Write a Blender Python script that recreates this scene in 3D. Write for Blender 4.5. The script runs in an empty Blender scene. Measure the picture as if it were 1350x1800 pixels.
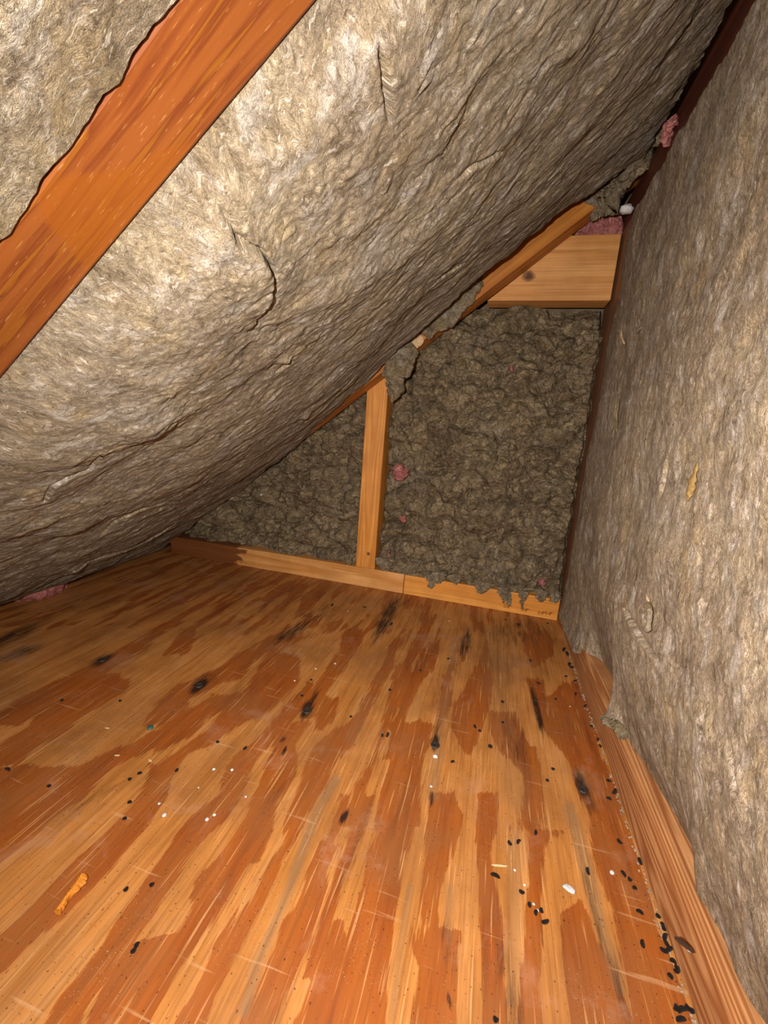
import bpy, math, random
import numpy as np
from mathutils import Vector, Matrix, noise as mnoise

random.seed(7)
C = bpy.context.scene.collection

# ------------------------------------------------------------------ camera
FPX, PITCH, YAW, ROLL = 723.07, 0.19301, -0.24978, 0.07738
CAM = np.array([-0.14087, -0.72108, 0.29667])
def cam_basis():
    cp, sp = math.cos(PITCH), math.sin(PITCH); cy, sy = math.cos(YAW), math.sin(YAW)
    cr, sr = math.cos(ROLL), math.sin(ROLL)
    f = np.array([sy*cp, cy*cp, -sp]); r = np.array([cy, -sy, 0.0]); u = np.cross(r, f)
    return cr*r + sr*u, -sr*r + cr*u, f
RT, UP, FW = cam_basis()
cd = bpy.data.cameras.new('camera'); cam = bpy.data.objects.new('camera', cd); C.objects.link(cam)
cd.sensor_fit = 'VERTICAL'; cd.sensor_height = 36.0; cd.lens = FPX/1800*36.0
cd.clip_start = 0.01; cd.clip_end = 20
M = Matrix(((RT[0], UP[0], -FW[0], CAM[0]), (RT[1], UP[1], -FW[1], CAM[1]), (RT[2], UP[2], -FW[2], CAM[2]), (0, 0, 0, 1)))
cam.matrix_world = M
bpy.context.scene.camera = cam

# ------------------------------------------------------------------ light: the phone's flash beside the lens, plus a faint even ambient added as fill
vs = bpy.context.scene.view_settings
vs.view_transform = 'Standard'; vs.look = 'None'; vs.gamma = 1; vs.use_curve_mapping = False
vs.exposure = 0.08
bpy.context.scene.cycles.max_bounces = 5; bpy.context.scene.cycles.diffuse_bounces = 3; bpy.context.scene.cycles.glossy_bounces = 2
w = bpy.data.worlds.new('ambient_fill'); bpy.context.scene.world = w; w.use_nodes = True
bg = w.node_tree.nodes['Background']; bg.inputs[0].default_value = (1.0, 0.93, 0.85, 1); bg.inputs[1].default_value = 0.03
ld = bpy.data.lights.new('flash', 'AREA'); ld.shape = 'DISK'; ld.size = 0.012
ld.energy = 4.9; ld.color = (1.0, 0.94, 0.87)
flash = bpy.data.objects.new('flash', ld); C.objects.link(flash)
fp = CAM - 0.040*RT + 0.020*UP - 0.02*FW
AIM = FW - 0.16*UP + 0.30*RT
z = -AIM/np.linalg.norm(AIM); xx = np.cross(UP, z); xx /= np.linalg.norm(xx); yy = np.cross(z, xx)
flash.matrix_world = Matrix(((xx[0], yy[0], z[0], fp[0]), (xx[1], yy[1], z[1], fp[1]), (xx[2], yy[2], z[2], fp[2]), (0, 0, 0, 1)))

# ------------------------------------------------------------------ geometry of the place (metres)
SL = 0.7945            # roof slope
CZ = 0.6585            # underside of the rafters over the knee wall (x = 0)
KL = math.hypot(1, SL)
NIN = np.array([SL, 0, -1.0])/KL      # normal of the roof, into the room
def roof_z(x): return CZ + SL*x
def px_ray(x, y): return FW + RT*(x-675)/FPX - UP*(y-900)/FPX
def on_plane(x, y, n, c):
    d = px_ray(x, y); n = np.array(n, float); t = (c - n@CAM)/(n@d); return CAM + t*d
def on_floor(x, y, z=0.0): return on_plane(x, y, (0, 0, 1), z)
def on_roof(x, y): return on_plane(x, y, (-SL, 0, 1), CZ)
def on_end(x, y, yy=0.0): return on_plane(x, y, (0, 1, 0), yy)
def on_wall(x, y, xx=0.0): return on_plane(x, y, (1, 0, 0), xx)

# ------------------------------------------------------------------ numpy noise
_rng = np.random.RandomState(11)
_P = _rng.permutation(4096); _G = _rng.rand(4096)*2*math.pi
def perlin(x, y, seed=0):
    xi = np.floor(x).astype(int); yi = np.floor(y).astype(int); xf = x-xi; yf = y-yi
    def g(a, b):
        h = _G[_P[(_P[(a+seed*37) & 4095] + b) & 4095]]
        return np.cos(h), np.sin(h)
    def dot(a, b, dx, dy):
        c, s = g(a, b); return c*dx + s*dy
    u = xf*xf*xf*(xf*(xf*6-15)+10); v = yf*yf*yf*(yf*(yf*6-15)+10)
    n00 = dot(xi, yi, xf, yf); n10 = dot(xi+1, yi, xf-1, yf)
    n01 = dot(xi, yi+1, xf, yf-1); n11 = dot(xi+1, yi+1, xf-1, yf-1)
    return ((n00*(1-u)+n10*u)*(1-v) + (n01*(1-u)+n11*u)*v)*1.5
def fbm(x, y, o=4, seed=0, gain=0.5, lac=2.03):
    s = 0; a = 1; t = 0
    for i in range(o):
        s = s + a*perlin(x, y, seed+i*5); t += a; a *= gain; x = x*lac+17.3; y = y*lac-9.1
    return s/t
def sstep(a, b, x):
    t = np.clip((x-a)/(b-a), 0, 1); return t*t*(3-2*t)

# ------------------------------------------------------------------ object helpers
def tag(o, label=None, cat=None, group=None, kind=None):
    if label: o['label'] = label
    if cat: o['category'] = cat
    if group: o['group'] = group
    if kind: o['kind'] = kind
    return o
def mesh_obj(name, verts, faces, mat, parent=None, smooth=True):
    me = bpy.data.meshes.new(name)
    me.from_pydata([tuple(v) for v in verts], [], faces); me.update()
    if smooth: me.polygons.foreach_set('use_smooth', [True]*len(me.polygons))
    if mat: me.materials.append(mat)
    o = bpy.data.objects.new(name, me); C.objects.link(o)
    if parent: o.parent = parent
    return o
def grid_obj(name, P, mat, parent=None, uv=None, attrs=None, flip=False):
    """P: (n, m, 3) array of points -> one mesh; uv (n,m,2); attrs dict of (n,m)"""
    n, m, _ = P.shape
    me = bpy.data.meshes.new(name)
    idx = np.arange(n*m).reshape(n, m)
    q = np.stack([idx[:-1, :-1], idx[1:, :-1], idx[1:, 1:], idx[:-1, 1:]], -1).reshape(-1, 4)
    if flip: q = q[:, ::-1]
    me.vertices.add(n*m); me.vertices.foreach_set('co', P.reshape(-1).astype(np.float32))
    me.loops.add(q.size); me.loops.foreach_set('vertex_index', q.reshape(-1).astype(np.int32))
    me.polygons.add(len(q)); me.polygons.foreach_set('loop_start', (np.arange(len(q))*4).astype(np.int32))
    me.polygons.foreach_set('loop_total', np.full(len(q), 4, np.int32))
    me.polygons.foreach_set('use_smooth', np.ones(len(q), bool))
    me.update(calc_edges=True); me.validate()
    if uv is not None:
        l = me.uv_layers.new(name='UVMap'); l.data.foreach_set('uv', uv.reshape(-1, 2)[q.reshape(-1)].reshape(-1).astype(np.float32))
    for k, a in (attrs or {}).items():
        at = me.attributes.new(k, 'FLOAT', 'POINT'); at.data.foreach_set('value', a.reshape(-1).astype(np.float32))
    me.materials.append(mat)
    o = bpy.data.objects.new(name, me); C.objects.link(o)
    if parent: o.parent = parent
    return o
def bevel(o, w=0.0012, seg=2):
    b = o.modifiers.new('bevel', 'BEVEL'); b.width = w; b.segments = seg; b.limit_method = 'ANGLE'; b.angle_limit = 0.6
    return o
def prism(name, prof, y0, y1, mat, parent=None, bev=0.0012):
    """profile [(x,z)] extruded along y"""
    n = len(prof)
    v = [(x, y0, z) for x, z in prof] + [(x, y1, z) for x, z in prof]
    f = [list(range(n)), list(range(2*n-1, n-1, -1))]
    for i in range(n):
        j = (i+1) % n; f.append([i, i+n, j+n, j])
    o = mesh_obj(name, v, f, mat, parent, smooth=False)
    import bmesh
    bm = bmesh.new(); bm.from_mesh(o.data); bmesh.ops.recalc_face_normals(bm, faces=bm.faces); bm.to_mesh(o.data); bm.free()
    return bevel(o, bev) if bev else o
def box(name, x0, x1, y0, y1, z0, z1, mat, parent=None, bev=0.0012):
    return prism(name, [(x0, z0), (x1, z0), (x1, z1), (x0, z1)], y0, y1, mat, parent, bev)

# ------------------------------------------------------------------ material helpers
ALB = 0.62      # overall darkness of old wood and wool
class NT:
    def __init__(s, name):
        s.m = bpy.data.materials.new(name); s.m.use_nodes = True; s.t = s.m.node_tree
        s.b = s.t.nodes['Principled BSDF']; s.out = s.t.nodes['Material Output']
    def n(s, typ, ins=None, **kw):
        nd = s.t.nodes.new(typ)
        for k, v in kw.items(): setattr(nd, k, v)
        for k, v in (ins or {}).items():
            if isinstance(v, bpy.types.NodeSocket): s.t.links.new(v, nd.inputs[k])
            else: nd.inputs[k].default_value = v
        return nd
    def l(s, a, b): s.t.links.new(a, b)
    def math(s, op, a, b=None, c=None, clamp=False):
        nd = s.t.nodes.new('ShaderNodeMath'); nd.operation = op; nd.use_clamp = clamp
        for i, v in enumerate((a, b, c)):
            if v is None: continue
            if isinstance(v, bpy.types.NodeSocket): s.t.links.new(v, nd.inputs[i])
            else: nd.inputs[i].default_value = v
        return nd.outputs[0]
    def noise(s, vec, scale, detail=4, rough=0.55, dist=0.0):
        nd = s.n('ShaderNodeTexNoise', {'Vector': vec, 'Scale': scale, 'Detail': detail, 'Roughness': rough, 'Distortion': dist})
        return nd.outputs['Fac']
    def mapv(s, vec, sc, loc=(0, 0, 0), rot=(0, 0, 0)):
        return s.n('ShaderNodeMapping', {'Vector': vec, 'Scale': sc, 'Location': loc, 'Rotation': rot}).outputs[0]
    def ramp(s, fac, stops, interp='LINEAR'):
        nd = s.t.nodes.new('ShaderNodeValToRGB'); nd.color_ramp.interpolation = interp
        el = nd.color_ramp.elements
        while len(el) < len(stops): el.new(0.5)
        for e, (p, c) in zip(el, stops):
            e.position = p; e.color = tuple(c)+(1,) if not isinstance(c, (int, float)) else (c, c, c, 1)
        s.l(fac, nd.inputs[0]); return nd.outputs[0]
    def mix(s, f, a, b, mode='MIX'):
        nd = s.t.nodes.new('ShaderNodeMix'); nd.data_type = 'RGBA'; nd.blend_type = mode
        for k, v in ((0, f), (6, a), (7, b)):
            if isinstance(v, bpy.types.NodeSocket): s.l(v, nd.inputs[k])
            elif k == 0: nd.inputs[0].default_value = v
            else: nd.inputs[k].default_value = tuple(v)+(1,)
        return nd.outputs[2]
    def bump(s, h, dist, strength=1.0, normal=None):
        i = {'Height': h, 'Distance': dist, 'Strength': strength}
        if normal: i['Normal'] = normal
        return s.n('ShaderNodeBump', i).outputs[0]
    def done(s, col, rough=0.8, normal=None, spec=0.5):
        if isinstance(col, bpy.types.NodeSocket): col = s.mix(1.0, col, (ALB, ALB, ALB), 'MULTIPLY')
        else: col = tuple(c*ALB for c in col)
        for k, v in (('Base Color', col), ('Roughness', rough)):
            if isinstance(v, bpy.types.NodeSocket): s.l(v, s.b.inputs[k])
            else: s.b.inputs[k].default_value = (tuple(v)+(1,)) if k == 'Base Color' else v
        s.b.inputs['Specular IOR Level'].default_value = spec
        if normal: s.l(normal, s.b.inputs['Normal'])
        return s.m

def wool(name, tint=(1, 1, 1), coord='UV', streak=1.0, dirty=0.0, bumpd=1.0, crease_shade=0.0, patch=1.0):
    t = NT(name)
    tc = t.n('ShaderNodeTexCoord')
    vec = tc.outputs['UV'] if coord == 'UV' else tc.outputs['Object']
    warp = t.n('ShaderNodeTexNoise', {'Vector': vec, 'Scale': 38.0, 'Detail': 3.0}).outputs['Color']
    wv = t.n('ShaderNodeVectorMath', {0: warp, 1: (0.5, 0.5, 0.5)}, operation='SUBTRACT').outputs[0]
    wv = t.n('ShaderNodeVectorMath', {0: wv, 'Scale': 0.022}, operation='SCALE').outputs[0]
    v2 = t.n('ShaderNodeVectorMath', {0: vec, 1: wv}, operation='ADD').outputs[0]
    k = streak
    st1 = t.noise(t.mapv(v2, (1/k, 2.0*k, 2)), 75, 6, 0.68, 0.3)      # clumps
    st2 = t.noise(t.mapv(v2, (1/k, 2.4*k, 3)), 230, 5, 0.70, 0.8)     # flakes
    st3 = t.noise(t.mapv(v2, (1/k, 4.0*k, 5)), 560, 3, 0.65, 0.6)     # fibres
    grain = t.noise(vec, 1500, 2, 0.6)
    big = t.noise(vec, 8, 4, 0.55)
    col = t.ramp(big, [(0.32, (0.34, 0.265, 0.175)), (0.45, (0.42, 0.335, 0.225)), (0.56, (0.46, 0.375, 0.245)), (0.68, (0.45, 0.38, 0.29))])
    yel = t.noise(t.mapv(v2, (1.0, 1.7, 1), (3, 1, 0)), 22, 5, 0.62)
    col = t.mix(t.ramp(yel, [(0.50, 0.0), (0.68, 0.6*patch)]), col, (0.50, 0.375, 0.19))
    wh = t.noise(t.mapv(v2, (1.0, 2.2, 1), (7, 4, 0)), 30, 6, 0.66)
    col = t.mix(t.ramp(wh, [(0.52, 0.0), (0.66, 0.85*patch)]), col, (0.66, 0.60, 0.51))
    dk = t.noise(t.mapv(v2, (1.0, 2.0, 1), (17, 14, 0)), 42, 6, 0.68)
    col = t.mix(t.ramp(dk, [(0.53, 0.0), (0.68, 0.7)]), col, (0.20, 0.145, 0.085))
    col = t.mix(0.8, col, t.ramp(st1, [(0.32, (0.58, 0.55, 0.50)), (0.5, (1.0, 1.0, 1.0)), (0.68, (1.30, 1.30, 1.28))]), 'MULTIPLY')
    col = t.mix(0.9, col, t.ramp(st2, [(0.30, (0.55, 0.51, 0.45)), (0.5, (1.0, 1.0, 1.0)), (0.70, (1.40, 1.38, 1.33))]), 'MULTIPLY')
    col = t.mix(0.8, col, t.ramp(st3, [(0.3, (0.60, 0.57, 0.52)), (0.5, (1, 1, 1)), (0.7, (1.35, 1.33, 1.28))]), 'MULTIPLY')
    col = t.mix(0.5, col, t.ramp(grain, [(0.3, (0.7, 0.7, 0.7)), (0.5, (1, 1, 1)), (0.7, (1.25, 1.25, 1.25))]), 'MULTIPLY')
    fk = t.noise(t.mapv(v2, (1.0, 4.5, 1), (31, 7, 0)), 120, 3, 0.6, 0.8)
    col = t.mix(t.ramp(fk, [(0.60, 0.0), (0.66, 0.75)]), col, (0.78, 0.70, 0.56))
    dp = t.noise(t.mapv(v2, (1.0, 2.5, 1), (3, 37, 0)), 170, 3, 0.6, 0.8)
    col = t.mix(t.ramp(dp, [(0.60, 0.0), (0.68, 0.7)]), col, (0.15, 0.105, 0.06))
    n0 = None
    if crease_shade:
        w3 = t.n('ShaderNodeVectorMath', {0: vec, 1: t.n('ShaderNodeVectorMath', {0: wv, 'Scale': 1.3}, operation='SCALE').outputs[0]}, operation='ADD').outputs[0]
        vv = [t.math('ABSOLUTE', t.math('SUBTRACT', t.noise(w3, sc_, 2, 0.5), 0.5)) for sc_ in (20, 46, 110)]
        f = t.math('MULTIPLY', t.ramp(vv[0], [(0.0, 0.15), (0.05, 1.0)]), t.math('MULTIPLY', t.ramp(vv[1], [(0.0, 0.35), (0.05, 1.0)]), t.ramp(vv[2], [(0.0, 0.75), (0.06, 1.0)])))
        col = t.mix(t.math('MULTIPLY', t.math('SUBTRACT', 1.0, f), crease_shade), col, (0.055, 0.042, 0.028))  # shade between the clumps painted into the colour along the noise creases
        n0 = t.bump(f, 0.006)
    if dirty:
        col = t.mix(dirty, col, (0.07, 0.055, 0.035))
    col = t.mix(1.0, col, tint, 'MULTIPLY')
    n1 = t.bump(st1, 0.0042*bumpd, 1, n0)
    n2 = t.bump(st2, 0.0018*bumpd, 1, n1)
    n3 = t.bump(st3, 0.0007*bumpd, 1, n2)
    return t.done(col, 0.95, n3, 0.10)

def lumber(name, light, dark, axis='x', ring=60, rough=0.55, bump=0.0004, seed=0, contrast=1.0, stain=None, scr=0.0, spec=0.4, knots=None):
    """sawn softwood: rings stretched along the board axis"""
    t = NT(name); tc = t.n('ShaderNodeTexCoord'); vec = tc.outputs['Object']
    sc = {'x': (0.06, 1, 1), 'y': (1, 0.06, 1), 'z': (1, 1, 0.06), 'roof': (0.05, 1, 1)}[axis]
    ovec = vec
    if axis == 'roof': vec = t.mapv(vec, (1, 1, 1), rot=(0, math.atan(SL), 0))
    v = t.mapv(vec, sc, (seed*0.37, seed*0.21, seed*0.11))
    field = t.noise(v, 16, 2, 0.5, 0.3)
    ringv = t.math('SINE', t.math('MULTIPLY', field, ring))
    fib = t.noise(t.mapv(vec, tuple(a if a < 1 else 9 for a in sc)), 60, 4, 0.6)
    f = t.math('ADD', t.math('MULTIPLY', ringv, 0.28*contrast), t.math('MULTIPLY', fib, 0.9))
    col = t.ramp(f, [(0.15, light), (0.75, dark)])
    fine = t.noise(t.mapv(vec, tuple(0.02 if a < 1 else 1 for a in sc), (1, 2, 3)), 330, 3, 0.65)
    col = t.mix(t.ramp(fine, [(0.50, 0.0), (0.66, 0.55)]), col, tuple(c*0.62 for c in dark))
    blot = t.noise(vec, 22, 3, 0.6)
    col = t.mix(t.ramp(blot, [(0.35, 0.0), (0.8, 0.5)]), col, tuple(c*0.6 for c in dark))
    if stain: col = stain(t, vec, col)
    for kx, ky, kz, kr in (knots or []):
        dv = t.n('ShaderNodeVectorMath', {0: vec, 1: (kx, ky, kz)}, operation='DISTANCE').outputs['Value']
        dn = t.math('ADD', dv, t.math('MULTIPLY', t.math('SUBTRACT', t.noise(vec, 120, 3), 0.5), kr*1.1))
        col = t.mix(t.ramp(t.math('DIVIDE', dn, kr), [(0.25, 0.95), (0.7, 0.55), (1.7, 0.0)]), col, (0.10, 0.025, 0.005))
    if scr:
        s1 = t.noise(t.mapv(vec, (1, 1, 1), (2, 5, 1), (0.3, 0.5, 0.9)), 90, 2, 0.5, 0.0)
        col = t.mix(t.ramp(fib, [(0.62, 0.0), (0.72, scr)]), col, (0.8, 0.5, 0.25))
    nn = t.bump(f, bump)
    return t.done(col, rough, nn, spec)

MAT = {}
MAT['wool_roof'] = wool('mineral_wool_roof', tint=(1.02, 1.0, 1.04))
MAT['wool_wall'] = wool('mineral_wool_wall', tint=(1.30, 1.23, 1.28), streak=0.95)
MAT['wool_near'] = wool('mineral_wool_near', tint=(1.25, 1.25, 1.28), streak=0.8, bumpd=1.4)
MAT['wool_end'] = wool('mineral_wool_loose', tint=(1.18, 1.10, 1.00), streak=0.6, dirty=0.0, bumpd=1.2, crease_shade=0.55, patch=0.4)
MAT['wool_bit'] = wool('mineral_wool_tuft', tint=(1.1, 1.05, 1.0), coord='OBJ', streak=0.6, dirty=0.0, bumpd=1.3)
def pink_mat():
    t = NT('pink_glass_wool'); v = t.n('ShaderNodeTexCoord').outputs['Object']
    a = t.noise(v, 150, 5, 0.65, 1.0); b = t.noise(v, 600, 3, 0.6, 0.5)
    col = t.ramp(a, [(0.3, (0.34, 0.10, 0.09)), (0.55, (0.74, 0.27, 0.24)), (0.75, (0.95, 0.50, 0.44))])
    return t.done(col, 0.95, t.bump(b, 0.001, 1, t.bump(a, 0.004)), 0.1)
MAT['pink'] = pink_mat()

def edge_stain(t, vec, col):      # old water stain on the left end of the sole plate
    s = t.n('ShaderNodeSeparateXYZ', {0: vec})
    nz = t.noise(t.mapv(vec, (0.35, 1, 1)), 80, 3, 0.6)
    d = t.math('ADD', s.outputs[0], t.math('MULTIPLY', t.math('SUBTRACT', nz, 0.5), 0.11))
    f = t.ramp(t.math('MULTIPLY_ADD', d, 12.0, 7.95), [(0.42, 0.85), (0.5, 0.0)])
    return t.mix(f, col, (0.16, 0.030, 0.006))
MAT['sill_left'] = lumber('pine_stained_end', (1.08, 0.54, 0.18), (0.84, 0.34, 0.07), 'x', 40, seed=3, stain=edge_stain)
MAT['sill_right'] = lumber('pine_sill', (1.12, 0.48, 0.085), (0.88, 0.32, 0.035), 'x', 45, seed=5)
MAT['stud'] = lumber('pine_stud', (1.08, 0.46, 0.085), (0.82, 0.29, 0.035), 'z', 130, seed=8, contrast=0.8,
                     knots=[(-0.349, 0.0, 0.067, 0.0045)])
MAT['header'] = lumber('pine_header', (1.02, 0.50, 0.16), (0.80, 0.34, 0.08), 'x', 55, seed=2, contrast=0.8,
                       knots=[(-0.125, 0.0, 0.548, 0.011)])
MAT['rafter_far'] = lumber('rafter_pine', (0.78, 0.29, 0.035), (0.56, 0.17, 0.015), 'roof', 60, seed=4)
MAT['plate_base'] = lumber('fir_plate', (0.86, 0.42, 0.17), (0.46, 0.15, 0.04), 'y', 420, seed=6, contrast=1.0)
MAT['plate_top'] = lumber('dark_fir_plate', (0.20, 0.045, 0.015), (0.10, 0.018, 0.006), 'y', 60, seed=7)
MAT['kneestud'] = lumber('brown_stud', (0.40, 0.19, 0.085), (0.26, 0.10, 0.04), 'z', 60, seed=9)
MAT['deck'] = lumber('roof_board', (0.22, 0.10, 0.04), (0.12, 0.05, 0.02), 'y', 60, seed=10)

def near_rafter_mat():
    """coordinates: x along the rafter, y across, built in the rafter's own axes"""
    t = NT('orange_rafter'); vec = t.n('ShaderNodeTexCoord').outputs['UV']
    w1 = t.noise(t.mapv(vec, (0.35, 2, 1)), 9, 2, 0.5)
    s = t.n('ShaderNodeSeparateXYZ', {0: vec})
    across = t.math('ADD', s.outputs[1], t.math('MULTIPLY', t.math('SUBTRACT', w1, 0.5), 0.03))
    rg = t.noise(t.n('ShaderNodeCombineXYZ', {0: t.math('MULTIPLY', s.outputs[0], 0.05), 1: across, 2: 0.0}).outputs[0], 110, 3, 0.55)
    fib = t.noise(t.mapv(vec, (8, 160, 1)), 6, 4, 0.65)
    col = t.ramp(rg, [(0.30, (0.34, 0.098, 0.016)), (0.46, (0.31, 0.085, 0.013)), (0.54, (0.20, 0.042, 0.007)), (0.565, (0.33, 0.105, 0.008)), (0.66, (0.29, 0.075, 0.012))])
    col = t.mix(t.ramp(fib, [(0.40, 0.0), (0.80, 0.16)]), col, (0.22, 0.05, 0.01))
    bl = t.noise(t.mapv(vec, (0.7, 1, 1)), 11, 2, 0.4, 0.3)
    col = t.mix(t.ramp(bl, [(0.58, 0.0), (0.60, 0.6)]), col, (0.34, 0.090, 0.004))
    scr = t.noise(t.mapv(vec, (40, 500, 1), (0, 0, 0), (0, 0, 0.9)), 2, 2, 0.5)
    col = t.mix(t.ramp(scr, [(0.68, 0.0), (0.74, 0.4)]), col, (0.75, 0.40, 0.16))
    scr2 = t.noise(t.mapv(vec, (60, 500, 1), (4, 2, 0), (0, 0, -0.25)), 2, 2, 0.5)
    col = t.mix(t.ramp(scr2, [(0.66, 0.0), (0.72, 0.4)]), col, (0.75, 0.40, 0.16))
    return t.done(col, 0.55, t.bump(rg, 0.0003), 0.35)
MAT['rafter_near'] = near_rafter_mat()

def plain(name, col, rough=0.6, spec=0.4, sc=200, var=0.3, bump=0.0005):
    t = NT(name); v = t.n('ShaderNodeTexCoord').outputs['Object']
    a = t.noise(v, sc, 4, 0.6)
    c = t.ramp(a, [(0.3, tuple(x*(1-var) for x in col)), (0.7, tuple(min(1, x*(1+var)) for x in col))])
    return t.done(c, rough, t.bump(a, bump), spec)
MAT['dropping'] = plain('dropping_black', (0.012, 0.009, 0.008), 0.45, 0.5, 900, 0.4)
MAT['dropping_brown'] = plain('dropping_brown', (0.11, 0.05, 0.03), 0.6, 0.3, 900, 0.4)
MAT['white'] = plain('white_chip', (0.85, 0.82, 0.80), 0.7, 0.3, 300, 0.15)
MAT['cream'] = plain('cream_chip', (0.80, 0.55, 0.28), 0.7, 0.3, 300, 0.2)
MAT['splinter'] = plain('orange_splinter', (0.80, 0.27, 0.02), 0.6, 0.4, 500, 0.25)
MAT['rawwood'] = plain('raw_wood', (0.80, 0.52, 0.28), 0.7, 0.3, 400, 0.2)
MAT['teal'] = plain('teal_crumb', (0.03, 0.16, 0.13), 0.6, 0.3, 500, 0.3)
MAT['nail'] = plain('rusty_steel', (0.09, 0.07, 0.06), 0.45, 0.6, 900, 0.5)
MAT['nail'].node_tree.nodes['Principled BSDF'].inputs['Metallic'].default_value = 0.6
MAT['gyp'] = plain('board_back', (0.25, 0.18, 0.12), 0.9, 0.1, 50, 0.2)

# ------------------------------------------------------------------ floor: plywood with traced dark growth bands
def band_field(PX, PY):
    """signed 'inside' distance (photo pixels) to the dark growth bands of the plywood face, traced where they lie"""
    F = np.full(PX.shape, -60.0)
    def add(ox, oy, s, rows, wt=1.0):
        rows = sorted(rows)
        vv = np.array([oy + r[0]/s for r in rows]); a = np.array([ox + r[1]/s for r in rows]); b = np.array([ox + r[2]/s for r in rows])
        L = np.interp(PY, vv, a); Rr = np.interp(PY, vv, b)
        slope = np.gradient((a+b)/2, vv) if len(vv) > 1 else np.array([0.0])
        cs = 1/np.sqrt(1+np.interp(PY, vv, slope)**2)
        d = np.minimum(PX-L, Rr-PX)*cs
        d = np.minimum(d, np.minimum(PY-vv[0], vv[-1]-PY)+4)
        np.maximum(F, d, out=F)
    c = lambda r: add(0, 1350, 2.25, r)
    b = lambda r: add(550, 1400, 3.0, r)
    e = lambda r: add(850, 1050, 2.4, r)
    a = lambda r: add(450, 1050, 2.7, r)
    d = lambda r: add(0, 1100, 1.9286, r)
    c([(0,-90,430),(100,-90,350),(200,-90,220),(300,-90,110),(380,-90,0)])
    c([(0,600,700),(100,560,660),(200,480,600),(300,370,520),(400,260,440),(500,170,350),(600,60,250),(700,-60,120),(800,-60,30)])
    c([(0,900,990),(100,870,960),(200,740,900),(300,680,790),(400,590,730),(500,530,650),(600,460,590),(700,400,520),(800,320,450),(900,230,370),(1040,150,300)])
    c([(0,1060,1130),(100,1000,1090),(200,960,1070),(300,900,1030),(350,860,1000),(450,770,930),(550,760,870),(650,700,800),(680,560,790),(720,470,760),(800,440,700),(900,390,650),(1040,330,570)])
    c([(0,1220,1310),(100,1180,1270),(200,1140,1210),(300,1110,1160),(400,1060,1110),(500,1000,1060),(600,920,1010),(700,850,960),(800,800,910),(900,760,860),(1040,680,800)])
    c([(300,1270,1350),(400,1220,1300),(500,1190,1290),(600,1120,1260),(700,1090,1230),(800,1060,1180),(900,1010,1130),(1040,950,1070)])
    c([(600,1310,1370),(700,1270,1370),(800,1240,1350),(900,1210,1300),(1040,1150,1250)])
    b([(0,150,240),(100,120,190),(200,90,130),(260,60,110),(350,20,100),(450,-30,50)])
    b([(0,250,330),(100,240,290),(200,190,260),(300,160,210),(400,110,170),(500,90,150),(600,50,130),(700,20,100),(800,-20,80),(950,-60,40)])
    b([(0,410,570),(100,390,560),(200,350,530),(300,290,500),(400,270,480),(500,240,460),(600,230,440),(700,190,430),(800,170,410),(900,130,400),(1000,100,390),(1220,0,380)])
    b([(0,625,730),(100,610,790),(200,600,780),(300,590,750),(400,570,700),(500,560,670),(600,550,650),(690,545,650),(700,540,770),(800,520,760),(900,560,760),(1000,550,760),(1220,520,750)])
    b([(0,870,960),(200,855,950),(300,855,940),(400,860,950),(500,860,970),(600,870,990),(700,870,1000),(800,880,1000),(1000,900,1010),(1220,900,1020)])
    b([(-250,1110,1180),(0,1110,1220),(100,1110,1220),(170,1110,1220),(180,1135,1290),(250,1135,1230),(450,1130,1210),(600,1120,1200),(700,1130,1200),(800,1120,1200),(900,1100,1200),(1220,1080,1200)])
    e([(110,160,300),(180,150,310),(230,170,300),(280,200,260)])
    e([(365,340,400),(410,270,420),(450,210,440),(550,250,470),(650,330,490),(700,360,520),(800,380,560),(900,440,580),(1000,460,620),(1100,470,650),(1200,490,690),(1300,540,720),(1400,560,740),(1500,580,790),(1600,600,830),(1820,640,880)])
    e([(360,190,250),(420,200,270),(470,215,270)])
    e([(1290,390,410),(1330,330,440),(1400,320,460),(1500,330,520),(1600,340,560),(1820,360,640)])
    e([(770,170,215),(820,190,250),(900,170,260),(940,170,250),(960,180,240)])
    e([(490,20,140),(560,20,155),(640,50,190),(720,140,205),(760,170,215)])
    a([(0,625,710),(50,600,680),(100,580,650),(140,580,605)])
    a([(130,985,1015),(200,970,1010),(250,960,1000),(285,970,988)])
    a([(180,1080,1115),(300,1060,1120),(400,1000,1120),(500,950,1110),(600,930,1080),(700,960,1040),(735,990,1020)])
    a([(300,930,960),(400,890,930),(500,860,925),(600,850,890),(640,850,880)])
    a([(120,880,910),(200,830,870),(250,790,860),(300,770,850),(350,740,830),(400,700,790),(450,690,760),(500,680,740),(550,670,715),(600,655,700),(700,620,680),(760,600,640)])
    a([(120,830,890),(180,780,830),(220,740,800),(280,710,760),(330,670,740),(380,650,720),(430,640,700),(480,630,680),(550,610,660),(600,600,640),(700,560,605),(760,540,585),(850,500,555),(950,440,520),(1080,400,480)])
    a([(600,600,860),(640,640,850),(680,690,840),(740,640,800),(850,610,790),(950,590,780),(1080,570,790)])
    a([(130,700,760),(180,690,725),(230,640,700),(280,620,670),(330,590,650),(380,560,610),(430,540,580),(480,500,555),(540,490,530),(600,410,500),(650,350,490),(700,290,460),(800,240,380),(900,200,340),(1000,150,250),(1080,130,220)])
    a([(100,470,560),(150,430,540),(200,400,510),(260,380,470),(300,350,430),(350,320,400),(380,290,370),(430,250,340),(500,200,300),(560,210,290)])
    a([(480,320,400),(550,280,380),(600,270,350),(620,280,320)])
    d([(330,980,1060),(400,930,1010),(500,890,1000),(600,850,940),(700,820,920),(790,800,880)])
    d([(200,1040,1085),(250,990,1040),(300,950,1010),(350,900,980),(400,860,940),(440,800,880),(490,770,850)])
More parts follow.
